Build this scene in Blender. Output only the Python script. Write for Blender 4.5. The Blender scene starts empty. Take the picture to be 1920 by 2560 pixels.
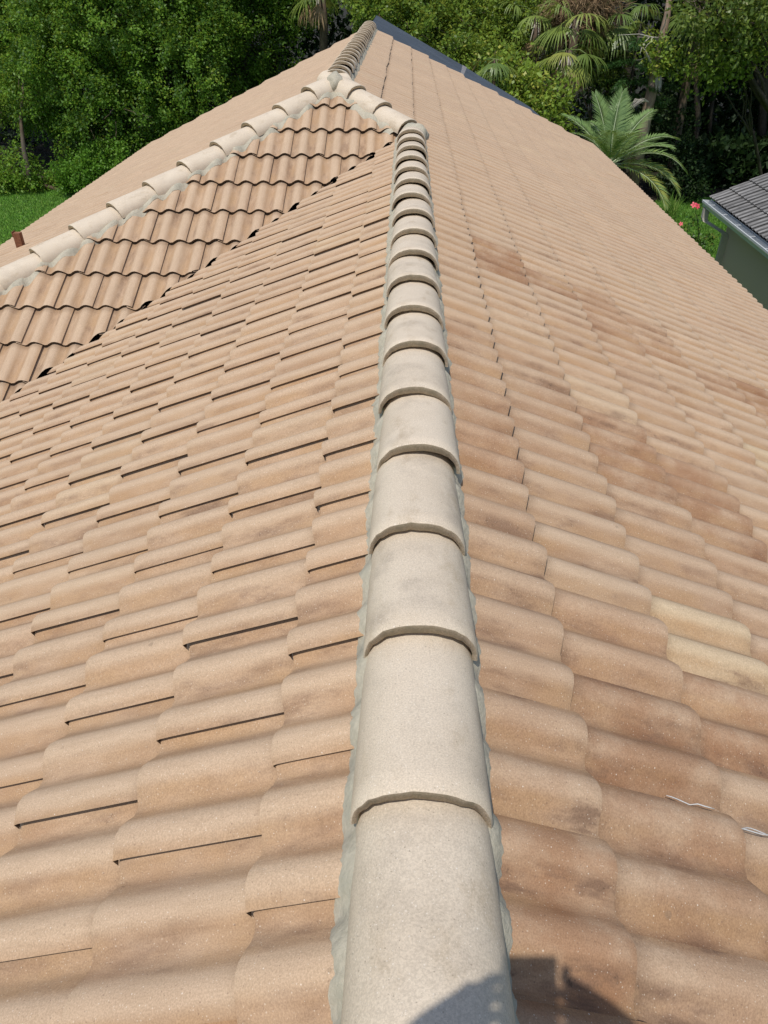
import bpy, bmesh, math, random
import numpy as np
from mathutils import Vector, Matrix, noise as mnoise
rnd = random.Random(7); nr = np.random.default_rng(7)
scn = bpy.context.scene; COL = scn.collection
R = math.radians

# ------------------------------------------------------------------ camera, sky, sun, exposure
H0, CX = 1.0478, -0.047
cam_d = bpy.data.cameras.new('camera'); cam = bpy.data.objects.new('camera', cam_d); COL.objects.link(cam)
cam_d.sensor_fit = 'VERTICAL'; cam_d.sensor_height = 36.0; cam_d.lens = 1849.8/2560*36
cam_d.clip_start = 0.01; cam_d.clip_end = 600
CR = Vector((0.99971873, 0.02371613, 0.0)); CD = Vector((0.01407648, -0.59337341, -0.80480423)); CF = Vector((-0.01908684, 0.80457786, -0.59354036))
_y = Matrix.Rotation(0.0022, 3, 'Z'); CR, CD, CF = _y @ CR, _y @ CD, _y @ CF
cam.matrix_world = Matrix(((CR.x, -CD.x, -CF.x, CX), (CR.y, -CD.y, -CF.y, 0), (CR.z, -CD.z, -CF.z, H0), (0, 0, 0, 1)))
scn.camera = cam
SUN = Vector((0.234, 0.496, -1.22)).normalized()
world = bpy.data.worlds.new('World'); scn.world = world; world.use_nodes = True
nt = world.node_tree; bg = nt.nodes['Background']; sky = nt.nodes.new('ShaderNodeTexSky')
sky.sky_type = 'NISHITA'; sky.sun_disc = False
sky.sun_elevation = math.asin(-SUN.z); sky.sun_rotation = math.atan2(-SUN.x, -SUN.y)
nt.links.new(sky.outputs[0], bg.inputs[0]); bg.inputs[1].default_value = 0.13
sl = bpy.data.lights.new('sun', 'SUN'); sl.energy = 3.6; sl.angle = R(0.55); sl.color = (1.0, 0.955, 0.89)
so = bpy.data.objects.new('sun', sl); COL.objects.link(so)
so.rotation_euler = SUN.to_track_quat('-Z', 'Y').to_euler()
scn.view_settings.view_transform = 'Standard'; scn.view_settings.look = 'None'
scn.view_settings.exposure = 0.0; scn.view_settings.gamma = 1.0; scn.view_settings.use_curve_mapping = False
scn.cycles.max_bounces = 6; scn.cycles.transparent_max_bounces = 4

# ------------------------------------------------------------------ helpers
G = -4.8                     # ground level, metres below the crown of the near ridge
def pt(px, py, Y):           # a point of the place at distance Y, seen at that pixel of the photo
    v = CR*((px-960)/1849.8) + CD*((py-1280)/1849.8) + CF
    return Vector((CX, 0, H0)) + v*(Y/v.y)
def ptz(px, py, z):
    v = CR*((px-960)/1849.8) + CD*((py-1280)/1849.8) + CF
    return Vector((CX, 0, H0)) + v*((z-H0)/v.z)
def seen(P):
    w = Vector(P) - Vector((CX, 0, H0)); z = w.dot(CF)
    return (960+1849.8*w.dot(CR)/z, 1280+1849.8*w.dot(CD)/z, z) if z > .05 else None

def tag(o, label=None, cat=None, group=None, kind=None):
    for k, v in (('label', label), ('category', cat), ('group', group), ('kind', kind)):
        if v: o[k] = v
    return o
def thing(name, loc, label, cat, group=None):
    o = bpy.data.objects.new(name, None); COL.objects.link(o); o.location = loc; o.empty_display_size = .2
    return tag(o, label, cat, group)
def wl(o):                   # world translation of empties (never rotated here)
    return Vector(o.location) if o.type == 'EMPTY' else Vector((0, 0, 0))
def link(name, me, mats, parent=None, mw=None):
    o = bpy.data.objects.new(name, me); COL.objects.link(o)
    if mats:
        for m in (mats if isinstance(mats, (list, tuple)) else [mats]):
            if len(me.materials) < (len(mats) if isinstance(mats, (list, tuple)) else 1): me.materials.append(m)
    if mw is not None: o.matrix_world = mw
    if parent is not None:
        o.parent = parent
        o.matrix_parent_inverse = Matrix.Translation(-wl(parent))
    return o
def mesh(name, v, f, smooth=False, uv=None, mi=None):
    me = bpy.data.meshes.new(name); me.from_pydata([tuple(p) for p in v], [], f)
    if smooth: me.polygons.foreach_set('use_smooth', [True]*len(me.polygons))
    if mi is not None: me.polygons.foreach_set('material_index', mi)
    if uv is not None:
        l = me.uv_layers.new(name='UVMap'); idx = np.empty(len(me.loops), np.int32); me.loops.foreach_get('vertex_index', idx)
        l.data.foreach_set('uv', np.asarray(uv, np.float32)[idx].ravel())
    me.update(); return me
class MB:
    def __init__(s): s.v = []; s.f = []; s.m = []
    def add(s, v, f, m=0):
        n = len(s.v); s.v += [tuple(p) for p in v]; s.f += [tuple(i+n for i in q) for q in f]; s.m += [m]*len(f)
    def box(s, a, b, m=0):
        (x0, y0, z0), (x1, y1, z1) = a, b
        s.add([(x0,y0,z0),(x1,y0,z0),(x1,y1,z0),(x0,y1,z0),(x0,y0,z1),(x1,y0,z1),(x1,y1,z1),(x0,y1,z1)],
              [(3,2,1,0),(4,5,6,7),(0,1,5,4),(1,2,6,5),(2,3,7,6),(3,0,4,7)], m)
    def prism(s, poly, z0, z1, m=0):   # poly: (x,y); z0,z1 numbers or lists
        n = len(poly); a = z0 if isinstance(z0, list) else [z0]*n; b = z1 if isinstance(z1, list) else [z1]*n
        s.add([(p[0], p[1], q) for p, q in zip(poly, a)]+[(p[0], p[1], q) for p, q in zip(poly, b)],
              [tuple(range(n-1, -1, -1)), tuple(range(n, 2*n))]+[(i, (i+1) % n, n+(i+1) % n, n+i) for i in range(n)], m)
    def tube(s, pts, rad, n=7, m=0, cap=True):
        pts = [Vector(p) for p in pts]; rr = rad if isinstance(rad, (list, tuple)) else [rad]*len(pts)
        V = []; up = Vector((.13, .31, .94))
        for i, p in enumerate(pts):
            t = (pts[min(i+1, len(pts)-1)]-pts[max(i-1, 0)]).normalized()
            a = t.cross(up)
            if a.length < .1: a = t.cross(Vector((1, 0, 0)))
            a.normalize(); b = t.cross(a)
            V += [p+(a*math.cos(2*math.pi*k/n)+b*math.sin(2*math.pi*k/n))*rr[i] for k in range(n)]
        F = [(i*n+k, i*n+(k+1) % n, (i+1)*n+(k+1) % n, (i+1)*n+k) for i in range(len(pts)-1) for k in range(n)]
        if cap: F += [tuple(range(n-1, -1, -1)), tuple(range((len(pts)-1)*n, len(pts)*n))]
        s.add(V, F, m)
    def build(s, name, mats, parent=None, smooth=False):
        return link(name, mesh(name, s.v, s.f, smooth, mi=s.m), mats, parent)

# ------------------------------------------------------------------ materials
class NT:
    def __init__(s, name):
        s.mat = bpy.data.materials.new(name); s.mat.use_nodes = True; s.t = s.mat.node_tree
        s.b = s.t.nodes['Principled BSDF']; s.out = s.t.nodes['Material Output']
    def n(s, typ, **kw):
        o = s.t.nodes.new(typ)
        for k, v in kw.items(): setattr(o, k, v)
        return o
    def put(s, sock, v):
        if hasattr(v, 'is_output'): s.t.links.new(v, sock)
        else: sock.default_value = v
    def math(s, op, a, b=0.0, c=None, clamp=False):
        o = s.n('ShaderNodeMath', operation=op, use_clamp=clamp); s.put(o.inputs[0], a); s.put(o.inputs[1], b)
        if c is not None: s.put(o.inputs[2], c)
        return o.outputs[0]
    def mix(s, f, a, b, mode='MIX'):
        o = s.n('ShaderNodeMix', data_type='RGBA', blend_type=mode); s.put(o.inputs[0], f)
        s.put(o.inputs[6], a if hasattr(a, 'is_output') else (*a[:3], 1)); s.put(o.inputs[7], b if hasattr(b, 'is_output') else (*b[:3], 1))
        return o.outputs[2]
    def noise(s, vec, scale, detail=3, rough=.55, w=None, dist=0):
        o = s.n('ShaderNodeTexNoise', noise_dimensions='4D' if w is not None else '3D')
        s.put(o.inputs['Scale'], scale); s.put(o.inputs['Detail'], detail); s.put(o.inputs['Roughness'], rough); s.put(o.inputs['Distortion'], dist)
        if vec is not None: s.put(o.inputs['Vector'], vec)
        if w is not None: s.put(o.inputs['W'], w)
        return o.outputs[0]
    def ramp(s, f, a, b, lo=0., hi=1.):
        o = s.n('ShaderNodeMapRange', interpolation_type='SMOOTHSTEP'); s.put(o.inputs[0], f)
        for i, v in enumerate((a, b, lo, hi)): s.put(o.inputs[1+i], v)
        return o.outputs[0]
    def attr(s, name):     # the same value whether it sits on a mesh or on an object
        a = s.n('ShaderNodeAttribute', attribute_type='GEOMETRY', attribute_name=name)
        b = s.n('ShaderNodeAttribute', attribute_type='OBJECT', attribute_name=name)
        return s.math('ADD', a.outputs['Fac'], b.outputs['Fac'])
    def pos(s): return s.n('ShaderNodeNewGeometry').outputs['Position']
    def mapping(s, vec, scale):
        o = s.n('ShaderNodeMapping'); s.put(o.inputs[0], vec); o.inputs['Scale'].default_value = scale; return o.outputs[0]
    def bump(s, h, strength, dist):
        o = s.n('ShaderNodeBump'); s.put(o.inputs['Height'], h); o.inputs['Strength'].default_value = strength; o.inputs['Distance'].default_value = dist
        s.t.links.new(o.outputs[0], s.b.inputs['Normal'])
    def done(s, col, rough=.85, spec=.3):
        s.put(s.b.inputs['Base Color'], col if hasattr(col, 'is_output') else (*col[:3], 1)); s.put(s.b.inputs['Roughness'], rough)
        s.put(s.b.inputs['Specular IOR Level'], spec); return s.mat

def speck_of(m, vec, scale, r):
    v = m.n('ShaderNodeTexVoronoi', feature='F1'); m.put(v.inputs['Vector'], vec); m.put(v.inputs['Scale'], scale)
    size = m.math('MULTIPLY', m.math('POWER', m.n_sep(v.outputs['Color']), 3.0), r)
    return m.math('LESS_THAN', v.outputs['Distance'], size)
NT.n_sep = lambda s, c: (lambda o: (s.t.links.new(c, o.inputs[0]), o.outputs[0])[1])(s.n('ShaderNodeSeparateColor'))

def tile_material():
    m = NT('tan_concrete_tile')
    uv = m.n('ShaderNodeTexCoord').outputs['UV']; P = m.pos()
    tint = m.attr('tint'); hue = m.attr('hue'); dark = m.attr('dirt'); calm = m.attr('calm')
    sx = m.n('ShaderNodeSeparateXYZ'); m.put(sx.inputs[0], uv); u = sx.outputs[0]; v = sx.outputs[1]
    W = m.math('MULTIPLY', tint, 41.0)
    base = m.mix(m.ramp(m.noise(m.mapping(uv, (1, .45, 1)), 9, 3, .6, W), .3, .7), (.45, .310, .203), (.40, .266, .170))
    big = m.noise(P, 1.3, 4, .6)
    base = m.mix(m.ramp(big, .42, .68, 0, .45), base, (.37, .232, .15))
    base = m.mix(1.0, base, m.mix(tint, (.93, .93, .93), (1.06, 1.05, 1.03)), 'MULTIPLY')
    # roll shading put into the colour with the wear: darker flanks, ochre pans, brown smudges
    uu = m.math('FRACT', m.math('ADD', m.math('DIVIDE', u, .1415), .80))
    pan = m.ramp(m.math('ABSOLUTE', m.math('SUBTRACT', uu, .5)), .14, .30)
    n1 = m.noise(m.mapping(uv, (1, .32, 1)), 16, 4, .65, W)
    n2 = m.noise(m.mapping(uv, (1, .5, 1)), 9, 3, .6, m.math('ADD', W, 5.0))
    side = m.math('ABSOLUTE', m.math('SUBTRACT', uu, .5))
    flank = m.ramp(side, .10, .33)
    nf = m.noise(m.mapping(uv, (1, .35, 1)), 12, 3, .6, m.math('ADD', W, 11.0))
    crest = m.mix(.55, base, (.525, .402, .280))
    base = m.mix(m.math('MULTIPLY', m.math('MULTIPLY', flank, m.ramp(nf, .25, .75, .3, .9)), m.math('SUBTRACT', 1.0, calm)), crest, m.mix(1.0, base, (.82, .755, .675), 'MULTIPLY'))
    ho = m.mix(m.ramp(hue, .5, 1.0, 0, 1), (1, 1, 1), (1.09, 1.16, 1.10))          # paler yellow tiles
    nh = m.noise(m.mapping(P, (1, 1, 1)), 5.5, 4, .65)
    ho = m.mix(m.math('MULTIPLY', m.ramp(hue, .5, .0, 0, 1), m.ramp(nh, .30, .62, .25, 1)), ho, (.70, .56, .475))                     # redder darker tiles
    base = m.mix(1.0, base, ho, 'MULTIPLY')
    lap = m.math('MULTIPLY', m.ramp(m.math('ADD', v, m.math('MULTIPLY', n1, .06)), .318, .372), .42)   # darker brown towards the laps
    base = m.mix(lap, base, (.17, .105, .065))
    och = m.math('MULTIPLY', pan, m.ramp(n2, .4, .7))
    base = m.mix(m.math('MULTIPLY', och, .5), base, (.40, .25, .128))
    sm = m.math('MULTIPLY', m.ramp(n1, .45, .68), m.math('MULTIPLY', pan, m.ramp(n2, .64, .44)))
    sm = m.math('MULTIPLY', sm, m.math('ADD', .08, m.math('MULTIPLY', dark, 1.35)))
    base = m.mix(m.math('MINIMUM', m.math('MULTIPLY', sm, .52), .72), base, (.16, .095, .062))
    streak = m.noise(m.mapping(uv, (1, .16, 1)), 60, 4, .65, m.math('ADD', W, 3.0))
    base = m.mix(1.0, base, m.mix(m.ramp(streak, .35, .65), (.955, .945, .93), (1.03, 1.03, 1.03)), 'MULTIPLY')
    lich = m.math('MULTIPLY', speck_of(m, m.mapping(P, (1, 1, 1)), 16, .13), m.ramp(n1, .4, .62, 0, .45))
    base = m.mix(lich, base, (.21, .15, .10))
    gr = m.noise(uv, 330, 2, .7, W)
    sp2 = m.noise(uv, 75, 3, .7, W)
    base = m.mix(1.0, base, m.mix(m.ramp(gr, .3, .7), (.84, .83, .82), (1.14, 1.14, 1.14)), 'MULTIPLY')
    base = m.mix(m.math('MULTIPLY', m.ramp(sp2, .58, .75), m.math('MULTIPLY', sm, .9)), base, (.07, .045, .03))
    base = m.mix(m.math('MULTIPLY', speck_of(m, uv, 230, .28), .38), base, (.74, .63, .50))
    base = m.mix(m.math('MULTIPLY', speck_of(m, m.mapping(uv, (1.03, .98, 1)), 110, .15), .45), base, (.85, .78, .66))
    base = m.mix(m.math('MULTIPLY', speck_of(m, m.mapping(uv, (.97, 1.05, 1)), 150, .22), .5), base, (.16, .10, .07))
    m.bump(gr, .35, .0012)
    return m.done(base, .82, .25)
def cap_material():
    m = NT('pale_ridge_concrete'); uv = m.n('ShaderNodeTexCoord').outputs['UV']; tint = m.attr('tint'); dk = m.attr('dirt')
    W = m.math('MULTIPLY', tint, 41.0)
    n = m.noise(uv, 6, 4, .6, W); n2 = m.noise(m.mapping(uv, (1, .6, 1)), 13, 5, .65, m.math('ADD', W, 9.0)); gr = m.noise(uv, 330, 2, .7, W)
    c = m.mix(m.ramp(n, .3, .7), (.625, .53, .41), (.57, .475, .36))
    c = m.mix(m.ramp(n2, .52, .72, 0, .55), c, (.39, .30, .195))
    n3 = m.noise(uv, 8, 4, .6, m.math('ADD', W, 17.0))
    c = m.mix(m.math('MULTIPLY', m.ramp(n3, .50, .74, 0, .55), m.math('ADD', dk, .22)), c, (.27, .225, .18))
    c = m.mix(m.math('MULTIPLY', dk, .25), c, (.36, .30, .22))
    c = m.mix(1.0, c, m.mix(m.ramp(gr, .3, .7), (.85, .85, .85), (1.13, 1.13, 1.13)), 'MULTIPLY')
    c = m.mix(m.math('MULTIPLY', speck_of(m, uv, 230, .28), .35), c, (.82, .76, .68))
    c = m.mix(m.math('MULTIPLY', speck_of(m, m.mapping(uv, (1.03, .98, 1)), 110, .15), .45), c, (.92, .88, .8))
    c = m.mix(m.math('MULTIPLY', speck_of(m, m.mapping(uv, (.97, 1.05, 1)), 150, .22), .5), c, (.2, .16, .12))
    m.bump(gr, .4, .0012)
    return m.done(c, .8, .25)
def grain(name, a, b, scale=30, rough=.9, bump=.4, dist=.002, c=None, spec=.25, mscale=(1, 1, 1)):
    m = NT(name); P = m.mapping(m.pos(), mscale); n = m.noise(P, scale, 5, .65); n2 = m.noise(P, scale*.13, 3, .6)
    col = m.mix(m.ramp(n, .3, .7), a, b)
    if c: col = m.mix(m.ramp(n2, .45, .7, 0, .8), col, c)
    if bump: m.bump(n, bump, dist)
    return m.done(col, rough, spec)
def leaf_material(name, dark, light, yellow, transl=.35, rough=.42, spec=.45):
    m = NT(name); t = m.attr('tint')
    col = m.mix(m.ramp(t, .0, .8), dark, light); col = m.mix(m.ramp(t, .86, 1.0), col, yellow)
    m.done(col, rough, spec)
    tr = m.n('ShaderNodeBsdfTranslucent'); m.put(tr.inputs[0], m.mix(.55, col, yellow))
    mx = m.n('ShaderNodeMixShader'); mx.inputs[0].default_value = transl
    m.t.links.new(m.b.outputs[0], mx.inputs[1]); m.t.links.new(tr.outputs[0], mx.inputs[2]); m.t.links.new(mx.outputs[0], m.out.inputs[0])
    return m.mat
M = {}
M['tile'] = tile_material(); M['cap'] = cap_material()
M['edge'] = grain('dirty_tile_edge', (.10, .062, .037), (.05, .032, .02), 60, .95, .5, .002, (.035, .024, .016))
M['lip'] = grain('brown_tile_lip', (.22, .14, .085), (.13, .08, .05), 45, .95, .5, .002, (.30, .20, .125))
M['capedge'] = grain('raw_cap_edge', (.52, .42, .31), (.36, .29, .205), 260, .95, .9, .003, (.33, .28, .20))
M['mortar'] = grain('grey_green_mortar', (.47, .425, .33), (.38, .345, .265), 70, .95, .9, .004, (.32, .305, .24))
M['deck'] = grain('roofing_felt', (.028, .022, .018), (.018, .015, .013), 40, .95, 0)
M['stucco'] = grain('beige_stucco', (.46, .38, .29), (.42, .345, .265), 120, .9, .3, .002)
M['trim'] = grain('white_trim', (.72, .70, .66), (.66, .645, .61), 20, .5, 0)
M['membrane'] = grain('blue_grey_membrane', (.060, .073, .092), (.075, .09, .112), 3, .62, .1, .01, (.045, .055, .068), spec=.3)
M['seam'] = grain('pale_lap_seam', (.26, .25, .24), (.16, .16, .17), 30, .8, 0)
M['pipe'] = grain('rusty_brown', (.25, .10, .05), (.14, .055, .03), 70, .9, .6, .004, (.30, .15, .09))
M['cord'] = grain('white_cord', (.56, .55, .52), (.46, .45, .43), 300, .5, 0)

# ------------------------------------------------------------------ the tiled roof
S, D, Y1, Y2 = .4461, .6826, 6.988, 15.14
ZO = -.142
c_, s_ = 1/math.hypot(1, S), S/math.hypot(1, S)
TW, TL, TH, TT, TA = .2830, .366, .019, .027, .036
FACES = {   # q: horizontal distance upslope, r: to the right when looking upslope; z = S q + ZO
 'L': dict(q0=-.262, e=.2905, xy=lambda q, r: (q, -r), qr=lambda x, y: (x, -y), X=(0,-1,0), Yd=(c_,0,s_), N=(-s_,0,c_), ph=-.015),
 'R': dict(q0=.0, e=.31, xy=lambda q, r: (-q, r), qr=lambda x, y: (-x, y), X=(0,1,0), Yd=(-c_,0,s_), N=(s_,0,c_), ph=.02),
 'H': dict(q0=.352, e=.3175, xy=lambda q, r: (r, q+Y1), qr=lambda x, y: (y-Y1, x), X=(1,0,0), Yd=(0,c_,s_), N=(0,-s_,c_), ph=.13),
 'M': dict(q0=.40, e=.31, xy=lambda q, r: (q-2*D, -r), qr=lambda x, y: (x+2*D, -y), X=(0,-1,0), Yd=(c_,0,s_), N=(-s_,0,c_), ph=.05),
}
def prof(u):                 # cross-section of a double-roll tile: it starts under its neighbour's lip, low on a flank
    g = (0.5-0.5*math.cos(2*math.pi*(u/(TW/2)+.80)))**.70
    t = min(max(u/.036, 0), 1); e = min(max((u-.22)/.06, 0), 1)
    return TA*g - .0085*(1-t*t*(3-2*t)) + .002*e*e
def phase(fk, k): return FACES[fk]['ph'] + (TW/2 if k % 2 else 0) 
def surf(fk, x, y):          # height of the tile surface at a place
    F = FACES[fk]; q, r = F['qr'](x, y)
    k = math.ceil((F['q0']-q)/F['e']-1e-6); qb = F['q0']-F['e']*k
    yl = (q-qb)/c_
    u = (r-phase(fk, k)) % TW
    return S*q+ZO+(TH+TT*(1-yl/TL)+prof(u))/c_

def tile_geometry(nu, jit=None):
    us = [-.030, 0, .012, .024, .038]+[.038+(TW+.003-.038)*i/(nu-4) for i in range(1, nu-3)]
    ys = [TL, .20, .035, .010, 0.0]; dz = [0, 0, 0, -.0008, -.0032]
    V = []; UV = []; F = []; MI = []
    for j, y in enumerate(ys):
        for u in us:
            V.append((u, y, TH+TT*(1-y/TL)+prof(min(u, TW))+dz[j])); UV.append((u, y))
    n = nu+1
    for j in range(4):
        for i in range(nu): F.append((j*n+i, (j+1)*n+i, (j+1)*n+i+1, j*n+i+1)); MI.append(0)
    a = len(V)
    for k in (0, 1):
        for i, u in enumerate(us):
            z = V[4*n+i][2]; V.append((u, .0+.002*k, z-k*(TH-.003))); UV.append((u, 0))
    for i in range(nu): F.append((a+i, a+n+i, a+n+i+1, a+i+1)); MI.append(1)
    b = len(V)
    for j, y in enumerate(ys):
        z = V[j*n+nu][2]
        for k in (0, 1): V.append((us[-1]-.008*k, y, z-.0065*k)); UV.append((u, y))
    for j in range(4): F.append((b+2*j, b+2*j+2, b+2*j+3, b+2*j+1)); MI.append(2)
    return np.array(V), F, MI, np.array(UV)
TG = {16: tile_geometry(16), 12: tile_geometry(12)}
def make_tile_mesh(nu):
    V, F, MI, UV = TG[nu]; me = mesh('roof_tile', V, F, True, UV, MI)
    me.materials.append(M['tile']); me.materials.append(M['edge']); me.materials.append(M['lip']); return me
TILE_ME = make_tile_mesh(16)

def tile_matrix(fk, q, r, j):
    F = FACES[fk]; x, y = F['xy'](q, r)
    B = Matrix((F['X'], F['Yd'], F['N'])).transposed().to_4x4()
    tr = Matrix.Translation((x, y, S*q+ZO))
    roll = Matrix.Rotation(j[0], 4, 'Y'); yaw = Matrix.Rotation(j[1], 4, 'Z'); tip = Matrix.Rotation(j[2], 4, 'X')
    return tr @ B @ Matrix.Translation((j[3], j[4], 0)) @ yaw @ roll @ tip

def clips(fk, x, y):         # vertical planes (point, normal pointing to the part cut away)
    if fk == 'L': return [((-.045, 0, 0), (1, 0, 0)), ((0, Y1+.004, 0), (-.7071, .7071, 0))]
    if fk == 'R':
        if y < Y1-.1: return [((.045, 0, 0), (-1, 0, 0))]
        if y < Y1+D: return [((0, Y1+.06, 0), (-.7071, -.7071, 0))]
        return [((-D+.045, 0, 0), (-1, 0, 0))]
    if fk == 'H': return [((0, Y1+.022, 0), (.7071, -.7071, 0)), ((-2*D, Y1-.06, 0), (-.7071, .7071, 0)), ((0, Y1-.06, 0), (.7071, .7071, 0))]
    if y > Y1+D-.1: return [((-D-.045, 0, 0), (1, 0, 0))]
    return [((-2*D, Y1+.06, 0), (.7071, -.7071, 0))]
def columns(fk):
    if fk == 'L': return 13, -6.9, .8
    if fk == 'R': return 12, -.6, 15.1
    if fk == 'H': return 15, -6.0, .3
    return 15, -15.1, -1.6
tiles = []
for fk in FACES:
    F = FACES[fk]; nk, r0, r1 = columns(fk)
    for k in range(-3, nk):
        q = F['q0']-F['e']*k
        if q < -3.43: continue
        ph = phase(fk, k); i0 = math.ceil((r0-ph)/TW)
        for i in range(i0, int((r1-ph)/TW)+1):
            r = ph+TW*i
            if fk == 'R' and r+TW > 15.2: continue
            cs = [F['xy'](q+a*c_, r+b) for a, b in ((0, 0), (TL, 0), (0, TW), (TL, TW))]
            cx, cy = sum(p[0] for p in cs)/4, sum(p[1] for p in cs)/4
            cut = False; out = False
            for p0, nn in clips(fk, cx, cy):
                ds = [(p[0]-p0[0])*nn[0]+(p[1]-p0[1])*nn[1] for p in cs]
                if min(ds) > -.012: out = True
                if max(ds) > -.01: cut = True
            if out or (fk == 'L' and cy > Y1): continue
            j = (rnd.gauss(-.006, .011)*(1 if fk in 'LR' else .45)-(.020 if fk == 'L' and rnd.random() < .08 else 0), rnd.gauss(0, .003), rnd.gauss(0, .003), rnd.gauss(0, .0015), rnd.gauss(0, .003))
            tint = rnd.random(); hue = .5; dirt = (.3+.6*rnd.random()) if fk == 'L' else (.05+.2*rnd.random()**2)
            if rnd.random() < .10: hue = .60+.3*rnd.random()
            elif rnd.random() < .10: hue = .2*rnd.random()+.25
            if cy > 3.5 or fk == 'L': hue = .5+(hue-.5)*(.45 if fk == 'L' else .4)
            if fk == 'L': hue -= .07*max(0, 1-cy/2.5)
            if fk == 'R':
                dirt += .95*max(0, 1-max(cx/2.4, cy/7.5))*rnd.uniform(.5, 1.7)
                hue -= max(0, 1-max(cx/1.9, cy/5.0))*rnd.uniform(.16, .58)
                band = abs(cy-(4.28-.30*(cx-.6)))
                if .45 < cx < 2.9 and band < .30 and rnd.random() < 1.1-band*1.9: hue = rnd.uniform(0, .26)
                if 1.7 < cy < 2.75 and .5 < cx < 1.2 and abs(cy-2.55+.75*(cx-.6)) < .3: hue = rnd.uniform(0, .15)
                if .55 < cx < 1.0 and .95 < cy < 1.45 and rnd.random() < .6: hue = .86
                if 1.0 < cx < 2.0 and 1.4 < cy < 2.4 and rnd.random() < .22: hue = .78
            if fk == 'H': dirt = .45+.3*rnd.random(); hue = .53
            sp = seen((cx, cy, S*q+ZO))
            area = 0
            if sp and -160 < sp[0] < 2080 and -160 < sp[1] < 2720:
                # the face turned towards the camera counts more
                n = Vector(F['N']); w = (Vector((CX, 0, H0))-Vector((cx, cy, S*q+ZO))); area = max(n.dot(w.normalized()), .0)/w.length_squared
                mx = min(max(sp[0], 0), 1920)-sp[0]; my = min(max(sp[1], 0), 2560)-sp[1]
                if abs(mx)+abs(my) > 90: area *= .3
            tiles.append(dict(fk=fk, k=k, m=tile_matrix(fk, q, r, j), cut=cut, c=(cx, cy), t=tint, h=hue, d=dirt, a=area, q=.15 if fk == 'H' else 0.0))
tiles.sort(key=lambda t: -t['a'])

house = thing('tile_roofed_house', (0, 7, G), 'large house under a hipped roof of tan double-roll concrete tiles with pale ridge caps', 'house')
def cut_mesh(t, nu):
    V, F, MI, UV = TG[nu]
    bm = bmesh.new(); ul = bm.loops.layers.uv.new('UVMap')
    vs = [bm.verts.new(t['m'] @ Vector(v)) for v in V]
    for f, mi in zip(F, MI):
        bf = bm.faces.new([vs[i] for i in f]); bf.material_index = mi; bf.smooth = True
        for l, i in zip(bf.loops, f): l[ul].uv = UV[i]
    for p0, nn in clips(t['fk'], *t['c']):
        bmesh.ops.bisect_plane(bm, geom=bm.verts[:]+bm.edges[:]+bm.faces[:], dist=1e-5, plane_co=p0, plane_no=nn, clear_outer=True)
    return bm
for t in tiles[:300]:
    if t['cut']:
        bm = cut_mesh(t, 16); me = bpy.data.meshes.new('roof_tile'); bm.to_mesh(me); bm.free()
        if not len(me.polygons): continue
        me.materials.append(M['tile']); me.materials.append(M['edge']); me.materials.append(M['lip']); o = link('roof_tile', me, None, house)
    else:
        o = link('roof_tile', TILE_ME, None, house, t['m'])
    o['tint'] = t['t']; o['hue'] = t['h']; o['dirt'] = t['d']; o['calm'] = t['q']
# everything further off: one part
VV = []; LL = []; SZ = []; MM = []; UU = []; AT = {'tint': [], 'hue': [], 'dirt': [], 'calm': []}; nv = 0
for t in tiles[300:]:
    if t['cut']:
        bm = cut_mesh(t, 12); bm.verts.index_update(); ul = bm.loops.layers.uv.active
        v = np.array([p.co for p in bm.verts]) if bm.verts else np.zeros((0, 3)); uvv = np.zeros((len(v), 2)); Fc = []; mi = []
        for f in bm.faces:
            Fc.append([p.index for p in f.verts]); mi.append(f.material_index)
            for l in f.loops: uvv[l.vert.index] = l[ul].uv
        bm.free()
        if not Fc: continue
    else:
        V, Fc, mi, uvv = TG[12]; m = np.array(t['m']); v = V @ m[:3, :3].T + m[:3, 3]
    VV.append(v); UU.append(uvv); MM += list(mi)
    for f in Fc: LL += [i+nv for i in f]; SZ.append(len(f))
    nv += len(v)
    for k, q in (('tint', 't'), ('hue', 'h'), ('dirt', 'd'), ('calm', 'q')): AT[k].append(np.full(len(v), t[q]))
def raw_mesh(name, V, loops, sizes, mi=None, uv=None, attrs=None, smooth=True):
    me = bpy.data.meshes.new(name); V = np.asarray(V, np.float32); loops = np.asarray(loops, np.int32); sizes = np.asarray(sizes, np.int32)
    me.vertices.add(len(V)); me.vertices.foreach_set('co', V.ravel())
    me.loops.add(len(loops)); me.loops.foreach_set('vertex_index', loops)
    me.polygons.add(len(sizes)); st = np.zeros(len(sizes), np.int32); st[1:] = np.cumsum(sizes)[:-1]
    me.polygons.foreach_set('loop_start', st)
    if mi is not None: me.polygons.foreach_set('material_index', np.asarray(mi, np.int32))
    if smooth: me.polygons.foreach_set('use_smooth', np.ones(len(sizes), bool))
    if uv is not None: me.uv_layers.new(name='UVMap').data.foreach_set('uv', np.asarray(uv, np.float32)[loops].ravel())
    for k, a in (attrs or {}).items():
        me.attributes.new(k, 'FLOAT', 'POINT').data.foreach_set('value', np.asarray(a, np.float32))
    me.update(calc_edges=True); me.validate(); return me
me = raw_mesh('roof_tile_field', np.concatenate(VV), LL, SZ, MM, np.concatenate(UU), {k: np.concatenate(a) for k, a in AT.items()})
tag(link('roof_tile_field', me, [M['tile'], M['edge'], M['lip']], house), kind='stuff')

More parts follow.
